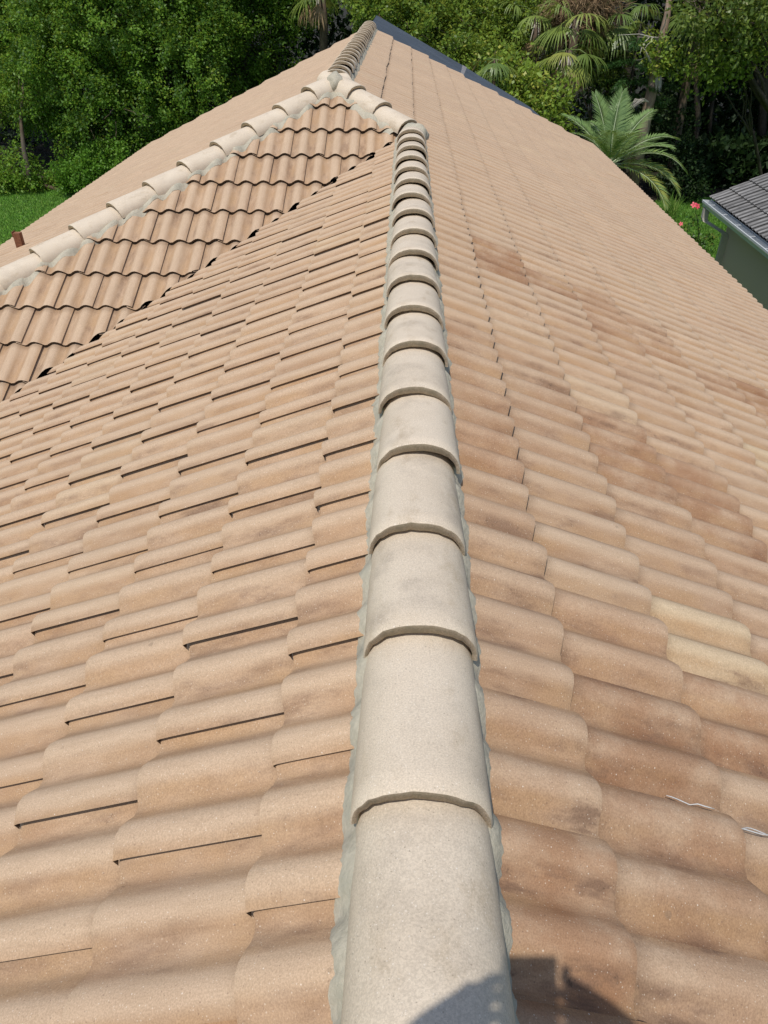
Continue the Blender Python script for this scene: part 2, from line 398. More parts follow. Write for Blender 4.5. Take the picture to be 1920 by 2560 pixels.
# deck below the tiles, walls, fascia
XE = 3.40
def zq(q): return S*q+ZO-.004
dk = MB()
ME_ = -2*D-XE                                    # the main left eave
dk.add([(0, -.9, zq(0)), (XE, -.9, zq(-XE)), (XE, Y2-.03, zq(-XE)), (-D, Y2-.03, zq(D)), (-D, Y1+D, zq(D)), (0, Y1, zq(0))], [(0, 1, 2, 3, 4, 5)])
dk.add([(0, -.9, zq(0)), (0, Y1, zq(0)), (-XE, Y1-XE, zq(-XE)), (-XE, -.9, zq(-XE))], [(0, 1, 2, 3)])
dk.add([(0, Y1, zq(0)), (-D, Y1+D, zq(D)), (ME_, Y1-XE, zq(-XE)), (-XE, Y1-XE, zq(-XE))], [(0, 1, 2, 3)])
dk.add([(-D, Y1+D, zq(D)), (-D, Y2-.03, zq(D)), (ME_, Y2-.03, zq(-XE)), (ME_, Y1-XE, zq(-XE))], [(0, 1, 2, 3)])
dk.build('roof_deck', M['deck'], house)
ze = zq(-XE)
w = MB(); i_ = .55
foot = [(XE-i_, -.4), (XE-i_, Y2-.4), (ME_+i_, Y2-.4), (ME_+i_, Y1-XE+i_), (-XE+i_, Y1-XE+i_), (-XE+i_, -.4)]
for a, b in zip(foot, foot[1:]+foot[:1]):
    if abs(a[1]-b[1]) < .01 and a[1] > 14:      # gable wall
        w.add([(a[0], a[1], G), (b[0], b[1], G), (b[0], b[1], ze+.18), (-D, b[1], zq(D)-.1), (a[0], a[1], ze+.18)], [(0, 1, 2, 3, 4)])
    elif abs(a[1]-b[1]) < .01 and a[1] < 0:
        w.add([(a[0], a[1], G), (b[0], b[1], G), (b[0], b[1], ze+.18), (0, b[1], zq(0)-.06), (a[0], a[1], ze+.18)], [(0, 1, 2, 3, 4)])
    else: w.add([(a[0], a[1], G), (b[0], b[1], G), (b[0], b[1], ze+.18), (a[0], a[1], ze+.18)], [(0, 1, 2, 3)])
w.build('wall', M['stucco'], house)
fa = MB()
fa.box((XE-.03, -.9, ze-.20), (XE-.004, Y2-.04, ze-.008)); fa.box((XE-.6, -.86, ze-.2), (XE-.034, Y2-.06, ze-.185))
fa.box((-XE+.004, -.9, ze-.20), (-XE+.03, Y1-XE-.01, ze-.008)); fa.box((ME_+.03, Y1-XE+.004, ze-.2), (-XE, Y1-XE+.03, ze-.008))
fa.box((ME_+.004, Y1-XE, ze-.2), (ME_+.028, Y2-.04, ze-.008)); fa.box((ME_+.03, Y1-XE+.034, ze-.2), (ME_+.6, Y2-.06, ze-.185))
fa.box((-XE+.034, -.86, ze-.2), (-XE+.6, Y1-XE+.6, ze-.187))
fa.build('fascia', M['trim'], house)

# the blue-grey covered roof beyond the gable
poly = [(-D-.02, Y2-.6), (-D-.02, 19.15), (1.1, 18.0), (2.4, 16.55), (2.62, 14.55), (2.4, 14.3)]
bs = MB(); zt = [-S*x+ZO+.03 for x, y in poly]; bs.prism(poly, [z-.09 for z in zt], zt)
bs.build('covered_roof', M['membrane'], house)
ls = MB(); lx = [(.92, 15.3), (1.13, 18.1)]
zz = lambda x: -S*x+ZO+.034
ls.add([(lx[0][0], lx[0][1], zz(lx[0][0])), (lx[0][0]+.05, lx[0][1], zz(lx[0][0]+.05)), (lx[1][0]+.09, lx[1][1]-.1, zz(lx[1][0]+.09)), (lx[1][0], lx[1][1]-.05, zz(lx[1][0]))], [(0, 1, 2, 3)])
ls.build('lap_seam', M['seam'], house)
ww = MB(); pin = [(-D+.1, Y2-.3), (-D+.1, 18.85), (1.0, 17.8), (2.2, 16.4), (2.35, Y2-.3)]
ww.prism(pin, G, [-S*x+ZO-.07 for x, y in pin]); ww.build('rear_wall', M['stucco'], house)

# ------------------------------------------------------------------ ridge and hip caps
def cap_mesh(seed):
    na, L, th = 22, .425, .017
    ys = [0.0, .004, .05, .14, .24, .34, L]; V = []; UV = []; F = []; MI = []
    def ring(y, off, j):
        t = y/L; rw = .119-.006*t-off; rh = .104-.004*t-off*1.3; dz = -.042*t
        out = []
        for k in range(na+1):
            a = math.pi*(k/na); ex = .92
            x = -rw*math.copysign(abs(math.cos(a))**ex, math.cos(a)); z = -.104+rh*max(math.sin(a), 0)**.86+dz
            w = 0
            if j in (0, 1): w = .0045*mnoise.noise((k*.9+seed*7, seed*3.1, 0))+.0028*mnoise.noise((k*3.1, seed, 4))
            out.append((x, y+w, z+.0008*mnoise.noise((k*.7, y*20, seed))))
        return out
    for j, y in enumerate(ys):
        V += ring(y, .003 if j == 0 else 0, j); UV += [(.18*(2*k/na-1), y) for k in range(na+1)]
    n = na+1
    for j in range(len(ys)-1):
        for i in range(na): F.append((j*n+i, j*n+i+1, (j+1)*n+i+1, (j+1)*n+i)); MI.append(0)
    a = len(V); V += [V[i] for i in range(n)]; UV += UV[:n]; 
    inner = ring(0, .0, 0)
    V += [(p[0]*(1-.10), p[1]+.003, -.104+(p[2]+.104)*(1-.27)) for p in inner]; UV += UV[:n]
    b = len(V); V += [(p[0]*(1-.10), .2, -.104+(p[2]+.104)*(1-.27)-.012) for p in inner]; UV += UV[:n]
    for i in range(na): F.append((a+i, a+n+i, a+n+i+1, a+i+1)); MI.append(1)
    for i in range(na): F.append((a+n+i, b+i, b+i+1, a+n+i+1)); MI.append(1)
    me = mesh('ridge_cap', V, F, True, UV, MI); me.materials.append(M['cap']); me.materials.append(M['capedge']); return me
CAPS = [cap_mesh(i+1) for i in range(5)]
def cap(P, axis, dirt=.2, lift=0):
    ax = Vector(axis).normalized(); X = ax.cross(Vector((0, 0, 1))).normalized(); Z = X.cross(ax)
    B = Matrix((X, ax, Z)).transposed().to_4x4()
    m = Matrix.Translation(P) @ B @ Matrix.Rotation(rnd.gauss(0, .007), 4, 'Z') @ Matrix.Rotation(rnd.gauss(0, .018), 4, 'Y') @ Matrix.Translation((rnd.gauss(0, .0015), 0, rnd.gauss(0, .0012)+lift))
    o = link('ridge_cap', CAPS[rnd.randrange(5)], None, house, m); o['tint'] = rnd.random(); o['dirt'] = dirt; return o
ys = [-.72, -.37, -.02, .325, .68, 1.05, 1.385, 1.74, 2.085, 2.44, 2.775, 3.12, 3.47, 3.82, 4.185, 4.54, 4.89, 5.24, 5.585, 5.93, 6.27, 6.60]
for y in ys: cap((0, y, 0), (0, 1, 0), .25+.5*(rnd.random() < .25)*rnd.random()+.35*(y < .5 or .9 < y < 1.1))
y = Y1+D+.02
while y < Y2-.1:
    cap((-D, y, S*D), (0, 1, 0), .5, .004); y += .345
hl = Vector((-1, -1, -S)); hr = Vector((1, -1, -S)); A = Vector((-D, Y1+D, S*D)); hlen = hl.length
for i in range(1, 15): cap(A+hl*(.352*i/hlen), -hl, .12)
for i in range(1, 4): cap(A+hr*((.335*i-.005)/hlen), -hr, .12, .004)

# mortar: beads bedded between caps and tiles
def bead(A, B, side, fk, inner=.090, outer=.132, amp=.012, scal=0., step=.012, seed=0, drop=-.092, bulge=.012):
    A = Vector(A); B = Vector(B); L = (B-A).length; n = int(L/step); sd = Vector(side).normalized(); V = []; F = []; nc = 5
    for i in range(n+1):
        t = i/n; p = A.lerp(B, t); s = t*L
        o = outer+amp*(mnoise.noise((s*9, seed, 0))+.6*mnoise.noise((s*38, seed, 3))+.45*mnoise.noise((s*95, seed, 4)))+2.2*amp*max(mnoise.noise((s*6, seed, 9))-.12, 0)
        if scal: o += scal*(abs(math.sin(math.pi*(s/.352+.12*mnoise.noise((s*2, seed, 1)))))**.7)*(.75+.6*mnoise.noise((s*3.3, seed, 5)))
        row = []
        for k in range(nc):
            a = k/(nc-1); d = inner+(max(o, inner+.006)-inner)*a
            q = p+sd*d; zi = p.z+drop; zo = surf(fk, q.x, q.y)+.0045
            if k == 0: z = max(zi, zo-.012)
            else: z = max(zo+(zi-zo)*(1-a)**1.6, zo) + bulge*math.sin(math.pi*a)*(.7+.35*mnoise.noise((s*30, seed, 6+k))+.2*mnoise.noise((s*90, seed, 16+k)))
            if k == nc-1: z = zo-.006
            row.append((q.x, q.y, z))
        V += row
    F = [(i*nc+k, i*nc+k+1, (i+1)*nc+k+1, (i+1)*nc+k) for i in range(n) for k in range(nc-1)]
    return link('mortar_bead', mesh('mortar_bead', V, F, True), M['mortar'], house)
bead((0, -.7, 0), (0, Y1-.1, 0), (-1, 0, 0), 'L', outer=.134, amp=.011, seed=1, bulge=.007, step=.007)
bead((0, -.7, 0), (0, Y1-.1, 0), (1, 0, 0), 'R', outer=.130, amp=.009, seed=2, bulge=.010, step=.007)
bead((-D, Y1+D, S*D), (-D, Y2, S*D), (1, 0, 0), 'R', outer=.135, amp=.012, seed=3)
bead((-D, Y1+D, S*D), (-D, Y2, S*D), (-1, 0, 0), 'M', outer=.128, amp=.008, seed=4)
bead(A, A+hl*4.6, (1, -1, 0), 'H', outer=.116, amp=.010, scal=.050, seed=5, bulge=.008)
bead(A, A+hl*4.6, (-1, 1, 0), 'M', outer=.130, amp=.008, seed=6)
bead(A, A+hr*.62, (-1, -1, 0), 'H', outer=.118, amp=.012, scal=.060, seed=7, bulge=.008)
bead(A, A+hr*.62, (1, 1, 0), 'R', outer=.128, amp=.008, seed=8)
def lump(c, r, seed):
    bm = bmesh.new(); bmesh.ops.create_icosphere(bm, subdivisions=3, radius=1)
    for v in bm.verts:
        k = 1+.22*mnoise.noise(v.co*1.7+Vector((seed, 0, 0)))+.08*mnoise.noise(v.co*5+Vector((0, seed, 0)))
        v.co = Vector((c[0]+v.co.x*r[0]*k, c[1]+v.co.y*r[1]*k, c[2]+v.co.z*r[2]*k))
    me = bpy.data.meshes.new('mortar_patch'); bm.to_mesh(me); bm.free()
    me.polygons.foreach_set('use_smooth', [True]*len(me.polygons)); link('mortar_patch', me, M['mortar'], house)
lump((-D+.005, Y1+D-.075, S*D-.10), (.085, .11, .085), 1)
lump((.03, Y1-.05, -.105), (.12, .10, .095), 5)

# rust-brown stub standing on the far slope
p = Vector((-3.70, 7.10, 0)); p.z = surf('M', p.x, p.y)
vp = MB(); vp.prism([(p.x-.032, p.y-.03), (p.x+.032, p.y-.03), (p.x+.032, p.y+.03), (p.x-.032, p.y+.03)], p.z-.1, p.z+.135)
vp.box((p.x-.037, p.y-.034, p.z+.10), (p.x-.0325, p.y+.028, p.z+.148))
o = vp.build('post_stub', M['pipe'], house); o['label'] = 'rust brown square stub standing up from the far tiles'

# white cord lying on the tiles by the right-hand edge of the photo
cd = MB()
def on(x, y, z=.0035): return (x, y, surf('R', x, y)+z)
cd.tube([on(.505+.0115*i, .885-.0032*i+.003*math.sin(i*.9), .015) for i in range(9)], [.0006]+[.0013]*7+[.0006], 6)
cd.tube([on(.628+.012*i, .838+.0035*math.sin(i*.75)+.0012*i, .015) for i in range(14)], .0014, 6)
cd.tube([on(.640+.010*i, .836+.012*math.sin(i*.42)**2+.001*i, .017) for i in range(8)], .0012, 6)
tag(cd.build('cord', M['cord'], None, True), 'thin white looped cord lying across the tan tiles on the right slope', 'cord')

# ------------------------------------------------------------------ ground
M['lawn'] = (lambda m: (lambda P: m.done(m.mix(m.ramp(m.noise(P, 1.1, 4, .6), .35, .7), m.mix(m.ramp(m.noise(P, 30, 3, .7), .3, .7), (.075, .20, .02), (.13, .29, .03)), (.11, .20, .03)), .9, .15))(m.pos()))(NT('lawn_green'))
M['litter'] = grain('leaf_litter', (.030, .024, .015), (.016, .014, .009), 6, .95, .6, .03, (.018, .022, .009))
gb = MB(); gb.add([(-400, -200, G), (400, -200, G), (400, 400, G), (-400, 400, G)], [(0, 1, 2, 3)])
tag(gb.build('ground', M['litter']), kind='structure')
edge_pts = [(-60, 25.0), (-16, 24.6), (-12, 25.6), (-8, 24.8), (-3, 24.0), (2, 22.5), (6, 23.2), (8.2, 24.2), (10.5, 25.4), (14, 26.2), (40, 27)]
lw = MB(); lw.add([(-60, -60, G+.004), (40, -60, G+.004)]+[(x, y, G+.004) for x, y in reversed(edge_pts)], [tuple(range(2+len(edge_pts)))])
tag(lw.build('lawn', M['lawn']), kind='structure')

# ------------------------------------------------------------------ leaves
LM = {}
LM['oak'] = leaf_material('oak_leaf', (.045, .11, .014), (.175, .325, .034), (.32, .41, .05), .45, .5, .32)
LM['shade'] = leaf_material('shade_leaf', (.010, .025, .007), (.024, .05, .011), (.05, .075, .02), .2, .6, .2)  # near-black green: the deep shade of the woods is put into the leaf colour
LM['bright'] = leaf_material('hedge_leaf', (.07, .17, .014), (.13, .28, .025), (.2, .34, .04), .38, .5, .3)
LM['shrub'] = leaf_material('shrub_leaf', (.06, .125, .015), (.23, .34, .04), (.42, .43, .07), .42, .45, .38)
LM['lime'] = leaf_material('lime_leaf', (.075, .13, .02), (.17, .24, .04), (.30, .33, .06), .4)
LM['conifer'] = leaf_material('conifer_needle', (.022, .065, .015), (.05, .12, .025), (.08, .15, .03), .25)
LM['fan'] = leaf_material('fan_frond', (.10, .17, .035), (.22, .29, .06), (.36, .34, .08), .3, .4, .45)
LM['fandead'] = leaf_material('dead_frond', (.20, .13, .07), (.33, .23, .13), (.40, .30, .18), .2, .8, .2)
LM['phoenix'] = leaf_material('feather_frond', (.12, .21, .07), (.235, .345, .12), (.36, .38, .09), .32, .4, .45)
LM['grass'] = leaf_material('grass_blade', (.075, .19, .025), (.15, .30, .045), (.28, .38, .09), .3, .5, .3)
LM['hib'] = leaf_material('hibiscus_leaf', (.035, .09, .02), (.08, .17, .03), (.2, .24, .04), .35)
M['bark'] = grain('grey_bark', (.16, .115, .08), (.085, .06, .042), 14, .95, .9, .02, (.12, .10, .08), mscale=(1, 1, .3))
M['snagbark'] = grain('pinkish_snag_bark', (.30, .215, .155), (.20, .14, .10), 16, .95, .9, .02, (.34, .27, .21), mscale=(1, 1, .3))
M['twig'] = grain('bleached_twig', (.55, .50, .44), (.42, .38, .33), 20, .85, 0)
M['darkbark'] = grain('dark_bark', (.06, .05, .036), (.035, .028, .02), 12, .95, .8, .02)
M['rachis'] = grain('pale_rachis', (.34, .40, .24), (.30, .36, .2), 10, .6, 0)
M['petiole'] = grain('green_stalk', (.14, .19, .05), (.11, .15, .04), 10, .6, 0)

def unit(a): return a/np.maximum(np.linalg.norm(a, axis=1, keepdims=True), 1e-9)
def leaf_quads(P, Dv, Nv, L, Wd, tint):
    P = np.asarray(P); n = len(P); Dv = unit(Dv); Sv = unit(np.cross(Dv, Nv)); L = np.broadcast_to(L, (n,))[:, None]; Wd = np.broadcast_to(Wd, (n,))[:, None]
    up = np.cross(Sv, Dv)
    V = np.stack([P, P+Dv*L*.42+Sv*Wd*.5+up*Wd*.12, P+Dv*L, P+Dv*L*.42-Sv*Wd*.5+up*Wd*.12], 1).reshape(-1, 3)
    return V, np.repeat(tint, 4)
def leaf_object(name, mat, V, T, parent=None, kind=None):
    n = len(V)//4
    me = raw_mesh(name, V, np.arange(4*n), np.full(n, 4), attrs={'tint': T}, smooth=False)
    o = link(name, me, mat, parent)
    if kind: o['kind'] = kind
    return o
def sprays(lobes, per_m2, leaves, L, W, droop=.3, spread=.26, up=.5, tint=(.25, .75), fill=.35):
    """leaves on short twigs over the surface of lobes (cx,cy,cz,rx,ry,rz)"""
    PP = []; DD = []; NN = []; TT_ = []; LL_ = []
    for (cx, cy, cz, rx, ry, rz) in lobes:
        toff = rnd.uniform(-.16, .20)
        area = 4*math.pi*((rx*ry)**1.6/3+(rx*rz)**1.6/3+(ry*rz)**1.6/3)**(1/1.6)
        n = max(6, int(area*per_m2)); d = unit(nr.normal(size=(n, 3)))
        rad = np.where(nr.random(n) < fill, nr.uniform(.35, .85, n), nr.uniform(.82, 1.1, n))
        # uneven outline: push whole directions in and out
        ph = nr.uniform(0, 6.28, 6); fr = nr.normal(size=(6, 3))*2.6
        bump = sum(np.sin(d @ fr[i]+ph[i]) for i in range(6))*.10
        c = np.array([cx, cy, cz])+d*(rad+bump)[:, None]*np.array([rx, ry, rz])
        tw = unit(d*.8+nr.normal(size=(n, 3))*.55+np.array([0, 0, -droop]))
        m = leaves; t = nr.random((n, m))
        p = c[:, None]+tw[:, None]*(t*spread*1.5)[..., None]+nr.normal(size=(n, m, 3))*spread*.33
        dv = tw[:, None]*.6+nr.normal(size=(n, m, 3))*.7
        nn = nr.normal(size=(n, m, 3))*.6+np.array([0, 0, 1.0])*up+d[:, None]*.5
        ct = toff+nr.uniform(tint[0], tint[1], n)[:, None]+nr.normal(size=(n, m))*.16
        PP.append(p.reshape(-1, 3)); DD.append(dv.reshape(-1, 3)); NN.append(nn.reshape(-1, 3)); TT_.append(ct.ravel()); LL_.append(L*nr.uniform(.7, 1.25, n*m))
    P = np.concatenate(PP); k = P[:, 2] > G+.05
    Ls = np.concatenate(LL_)
    return leaf_quads(P[k], np.concatenate(DD)[k], np.concatenate(NN)[k], Ls[k], Ls[k]*W, np.clip(np.concatenate(TT_)[k], 0, 1))
def lobe(px, py, Y, r, flat=.8, deep=.8):
    p = pt(px, py, Y); return (p.x, p.y, p.z, r, r*deep, r*flat)
def wob(a, b, n, amp):
    a = Vector(a); b = Vector(b)
    return [a.lerp(b, i/n)+Vector((rnd.gauss(0, amp), rnd.gauss(0, amp), 0))*(0 if i in (0, n) else 1) for i in range(n+1)]
def tree(name, label, cat, base, lobes, mat, per_m2=26, leaves=15, L=.10, W=.6, trunk=.16, bark='bark', droop=.3, tint=(.2, .75), group=None, spread=.26, fill=.35, up=.5):
    x, y = base; root = thing(name, (x, y, G), label, cat, group)
    tr = MB(); top = Vector((sum(l[0] for l in lobes)/len(lobes), sum(l[1] for l in lobes)/len(lobes), max(l[2] for l in lobes)))
    if trunk:
        fork = Vector((x, y, G)).lerp(top, .45)
        tr.tube(wob((x, y, G-.05), fork, 5, trunk*.35), [trunk*(1.25-.5*i/5) for i in range(6)], 8)
        for l in lobes:
            tr.tube(wob(fork+Vector((0, 0, -.15)), (l[0], l[1], l[2]), 5, l[3]*.08), [trunk*(.62-.52*i/5) for i in range(6)], 6)
            for _ in range(3):
                d = Vector((rnd.gauss(0, 1), rnd.gauss(0, 1), rnd.gauss(0, .7))).normalized()
                tr.tube(wob((l[0], l[1], l[2]), (l[0]+d.x*l[3]*.9, l[1]+d.y*l[4]*.9, l[2]+d.z*l[5]*.9), 4, l[3]*.06), [trunk*.16, trunk*.12, trunk*.09, trunk*.06, .004], 5)
        tr.build('trunk', M[bark], root, True)
        if len(lobes) > 4 and mat in ('oak', 'shrub', 'lime'): twigs(root, lobes, 5*len(lobes), M['bark'])
    V, T = sprays(lobes, per_m2, leaves, L, W, droop, spread, up, tint, fill)
    leaf_object('crown', LM[mat], V, T, root)
    return root

# ------------------------------------------------------------------ the house next door
gx, GZ = 5.31, -2.30
gy1 = ptz(1758, 500, GZ).y; gx = ptz(1758, 500, GZ).x+.05
def uv_x(m, uv):
    o = m.n('ShaderNodeSeparateXYZ'); m.put(o.inputs[0], uv); return o.outputs[0]
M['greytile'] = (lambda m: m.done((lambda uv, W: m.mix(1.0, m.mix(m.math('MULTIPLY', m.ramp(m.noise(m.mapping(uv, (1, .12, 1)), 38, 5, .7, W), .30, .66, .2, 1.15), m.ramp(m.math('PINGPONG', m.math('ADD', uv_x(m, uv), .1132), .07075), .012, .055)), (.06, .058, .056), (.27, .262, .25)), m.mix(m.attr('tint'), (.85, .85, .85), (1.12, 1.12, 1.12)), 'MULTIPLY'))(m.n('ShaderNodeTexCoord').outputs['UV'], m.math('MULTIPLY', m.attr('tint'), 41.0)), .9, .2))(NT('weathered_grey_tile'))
M['greyedge'] = grain('black_grey_tile_edge', (.03, .028, .026), (.016, .015, .014), 40, .95, 0)
M['olivewall'] = grain('grey_green_stucco', (.66, .545, .44), (.61, .505, .405), 70, .92, .35, .003)
M['gutter'] = grain('pale_grey_gutter', (.56, .58, .58), (.48, .50, .50), 14, .35, 0, spec=.5)
M['spout'] = grain('taupe_downspout', (.50, .45, .41), (.45, .41, .37), 14, .5, 0)
nb = thing('grey_roofed_house', (gx+4, 9, G), 'neighbouring house with grey tiled roof, pale gutter and olive grey wall', 'house')
NS = .4461
xe, zE = gx+.085, GZ+.035
V, F, MI, UV = TG[12]; V = V.copy(); V[:, 2] = .012+(V[:, 2]-.012)*.80
gm = mesh('roof_tile', V, F, True, UV, MI); gm.materials.append(M['greytile']); gm.materials.append(M['greyedge']); gm.materials.append(M['greyedge'])
B = Matrix(((0, -1, 0), (c_, 0, s_), (-s_, 0, c_))).transposed().to_4x4()
for k in range(11):
    for i in range(14 if k > 5 else 26):
        y = gy1-.06-TW*i-(0 if k % 2 else 0)
        o = link('roof_tile', gm, None, nb, Matrix.Translation((xe-.03+.31*k, y, zE+NS*(.31*k-.03))) @ B @ Matrix.Rotation(-.012-abs(rnd.gauss(0, .006)), 4, 'Y') @ Matrix.Rotation(rnd.gauss(0, .003), 4, 'X'))
        o['tint'] = rnd.random()
b = MB(); rx = xe+.31*11.5; yN = 1.5
b.add([(xe, yN, zE-.02), (rx, yN, zE-.02+NS*(rx-xe)), (rx, gy1-.12, zE-.02+NS*(rx-xe)), (xe, gy1-.12, zE-.02)], [(0, 1, 2, 3)])
b.add([(rx, yN, zE-.02+NS*(rx-xe)), (2*rx-xe, yN, zE-.02), (2*rx-xe, gy1-.12, zE-.02), (rx, gy1-.12, zE-.02+NS*(rx-xe))], [(0, 1, 2, 3)])
b.build('roof_deck', M['greyedge'], nb)
b = MB(); wx = gx+.36; wy = gy1-.32; ex = 2*rx-wx
for p, q in (((wx, yN+.3), (wx, wy)), ((ex, yN+.3), (ex, wy))): b.add([(p[0], p[1], G), (q[0], q[1], G), (q[0], q[1], zE+NS*.2), (p[0], p[1], zE+NS*.2)], [(0, 1, 2, 3)])
for yy in (yN+.3, wy): b.add([(wx, yy, G), (ex, yy, G), (ex, yy, zE+NS*.2), (rx, yy, zE-.05+NS*(rx-xe)), (wx, yy, zE+NS*.2)], [(0, 1, 2, 3, 4)])
b.build('wall', M['olivewall'], nb)
b = MB(); b.box((gx+.072, yN, GZ-.13), (gx+.092, gy1-.02, GZ+.018)); b.box((gx+.093, yN+.02, GZ-.128), (wx-.002, gy1-.05, GZ-.112)); b.build('fascia', M['gutter'], nb)
b = MB(); prof_g = [(.068, -.005), (.066, -.105), (-.030, -.105), (-.042, -.06), (-.058, -.035), (-.058, 0.0), (-.046, .004), (-.046, -.006), (-.052, -.010), (-.052, -.033), (-.036, -.058), (-.026, -.099), (.060, -.099), (.062, -.005)]
n = len(prof_g); ya, yb = yN, gy1+.02
b.add([(gx+p[0], ya, GZ+p[1]) for p in prof_g]+[(gx+p[0], yb, GZ+p[1]) for p in prof_g], [(i, (i+1) % n, n+(i+1) % n, n+i) for i in range(n)])
b.add([(gx+p[0], yb+.001, GZ+p[1]) for p in prof_g[:7]], [tuple(range(7))])
g = b.build('gutter', M['gutter'], nb)
for i in range(9):
    b = MB(); b.box((gx-.05, gy1-.35-.62*i, GZ-.004), (gx+.06, gy1-.33-.62*i, GZ+.002)); b.build('bracket', M['gutter'], g)
b = MB()
def duct(p, hx=.05, hy=.038):
    for q, r in zip(p, p[1:]):
        v = [(q[0]+a*hx, q[1]+c*hy, q[2]) for a, c in ((-1, -1), (1, -1), (1, 1), (-1, 1))]+[(r[0]+a*hx, r[1]+c*hy, r[2]) for a, c in ((-1, -1), (1, -1), (1, 1), (-1, 1))]
        b.add(v, [(0, 1, 5, 4), (1, 2, 6, 5), (2, 3, 7, 6), (3, 0, 4, 7)])
duct([(gx, gy1-.12, GZ-.105), (gx, gy1-.12, GZ-.27), (gx+.02, gy1-.13, GZ-.32), (wx-.075, wy-.12, GZ-.44), (wx-.05, wy-.14, GZ-.50), (wx-.05, wy-.14, G+.1)])
b.build('downspout', M['spout'], nb)

# ------------------------------------------------------------------ trees and plants at the edge of the woods
def mass(name, label, boxes, n, L, mat, cat='woods'):
    P = np.concatenate([nr.uniform(b[0], b[1], (int(n*w), 3)) for b, w in boxes])
    k = len(P); V, T = leaf_quads(P, nr.normal(size=(k, 3)), nr.normal(size=(k, 3))+np.array([0, 0, .8]), L*nr.uniform(.6, 1.4, k), L*.6*nr.uniform(.7, 1.2, k), np.clip(nr.normal(.4, .22, k), 0, 1))
    return tag(leaf_object(name, LM[mat], V, T), label, cat, kind='stuff')
def twigs(root, lobes, n, mat):
    b = MB()
    for _ in range(n):
        l = lobes[rnd.randrange(len(lobes))]; d = Vector((rnd.gauss(0, 1), -abs(rnd.gauss(0, 1)), rnd.gauss(0, .6))).normalized()
        p = Vector((l[0]+d.x*l[3]*.9, l[1]+d.y*l[4]*.95, l[2]+d.z*l[5]*.9)); e = (d+Vector((rnd.gauss(0, .8), rnd.gauss(0, .5), rnd.gauss(0, .5)))).normalized()*rnd.uniform(.3, .8)
        b.tube([p-e*.6, p+Vector((0, 0, rnd.gauss(0, .05))), p+e*.6], [.012, .009, .003], 4)
    b.build('twig', mat, root)['kind'] = 'stuff'
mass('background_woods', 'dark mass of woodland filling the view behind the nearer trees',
     [(((-30, 31, G), (26, 34.5, 3)), .34), (((-34, 38, G), (34, 42, 4)), .22), (((-30, 29, 1.8), (8, 40, 5.5)), .27), (((8.5, 25.2, .7), (27, 38, 4.5)), .34), (((8.6, 28.2, G), (24, 31, 1.5)), .16), (((8.9, 25.9, G), (15, 28.5, G+1.3)), .05)], 100000, .30, 'shade')  # the raised boxes are unseen canopy, brought forward to shade the gaps below

tree('oak_tree', 'broad dark green small-leaved tree filling the upper left behind the roof', 'tree', (-7.4, 27.2),
     [lobe(330,50,27,2.2), lobe(165,175,26.4,1.9), lobe(440,150,26.8,1.8), lobe(300,275,26.0,1.75), lobe(200,70,27.4,1.9), lobe(490,10,28,1.8), lobe(240,395,25.7,.95), lobe(400,325,26.2,1.2), lobe(120,270,26.2,1.0),
      lobe(330,-130,28,2.4), lobe(130,-110,28.5,2.2), lobe(520,-140,29,2.2)], 'oak', per_m2=10, leaves=58, L=.095, trunk=.2, bark='darkbark', spread=.30, up=.9, tint=(.02, .78), fill=.22)
tree('oak_tree', 'tall leafy tree at the far left edge, darker and further back', 'tree', (-12.2, 29),
     [lobe(40,40,28.6,1.7), lobe(-20,150,28.2,1.5), lobe(20,250,28.4,.8), lobe(-60,20,29,2.0), lobe(30,-120,30,2.2)], 'oak', per_m2=8, leaves=50, L=.10, trunk=.18, bark='darkbark', spread=.30, up=.9, tint=(.02, .78), fill=.22)
tree('oak_tree', 'loose shaded tree between the big oak and the roof peak', 'tree', (-4.2, 30),
     [lobe(600,60,29,1.6), lobe(560,170,28.8,1.2), lobe(690,-10,29.5,1.5), lobe(650,170,29.2,.8), lobe(500,260,28,.9), lobe(740,20,30,.7), lobe(640,-130,30.5,2.2)], 'oak', per_m2=7, leaves=46, L=.10, trunk=.15, bark='darkbark', spread=.30, up=.9, tint=(.02, .78), fill=.22)
tree('hedge_bush', 'low rounded bright green bush on the lawn left of the roof', 'bush', (-8.25, 24.6),
     [lobe(215,430,24.6,.80,.55), lobe(270,405,24.9,.75,.6), lobe(175,450,24.5,.45,.7)], 'bright', per_m2=70, leaves=12, L=.085, W=.55, trunk=.05, droop=-.3, tint=(.4, .8), spread=.14, fill=.2)
tree('shrub', 'dark green shrub beside a thin grey trunk at left edge', 'bush', (-11.1, 25.2),
     [lobe(25,440,25.2,.85), lobe(60,475,25,.55), lobe(-20,470,25,.8), lobe(110,465,25.4,.4)], 'oak', per_m2=46, leaves=13, L=.10, trunk=.06, tint=(.45, .85), spread=.2)
q = thing('tree_trunk', tuple(ptz(80, 478, G)), 'thin leaning pale grey trunk standing in shade by the left lawn', 'tree')
b = MB(); P0 = ptz(80, 480, G); b.tube([P0, pt(70, 420, P0.y), pt(60, 375, P0.y), pt(52, 300, P0.y+.3), pt(60, 180, P0.y+.8)], [.11, .085, .07, .055, .03], 8); b.build('trunk', M['bark'], q, True)

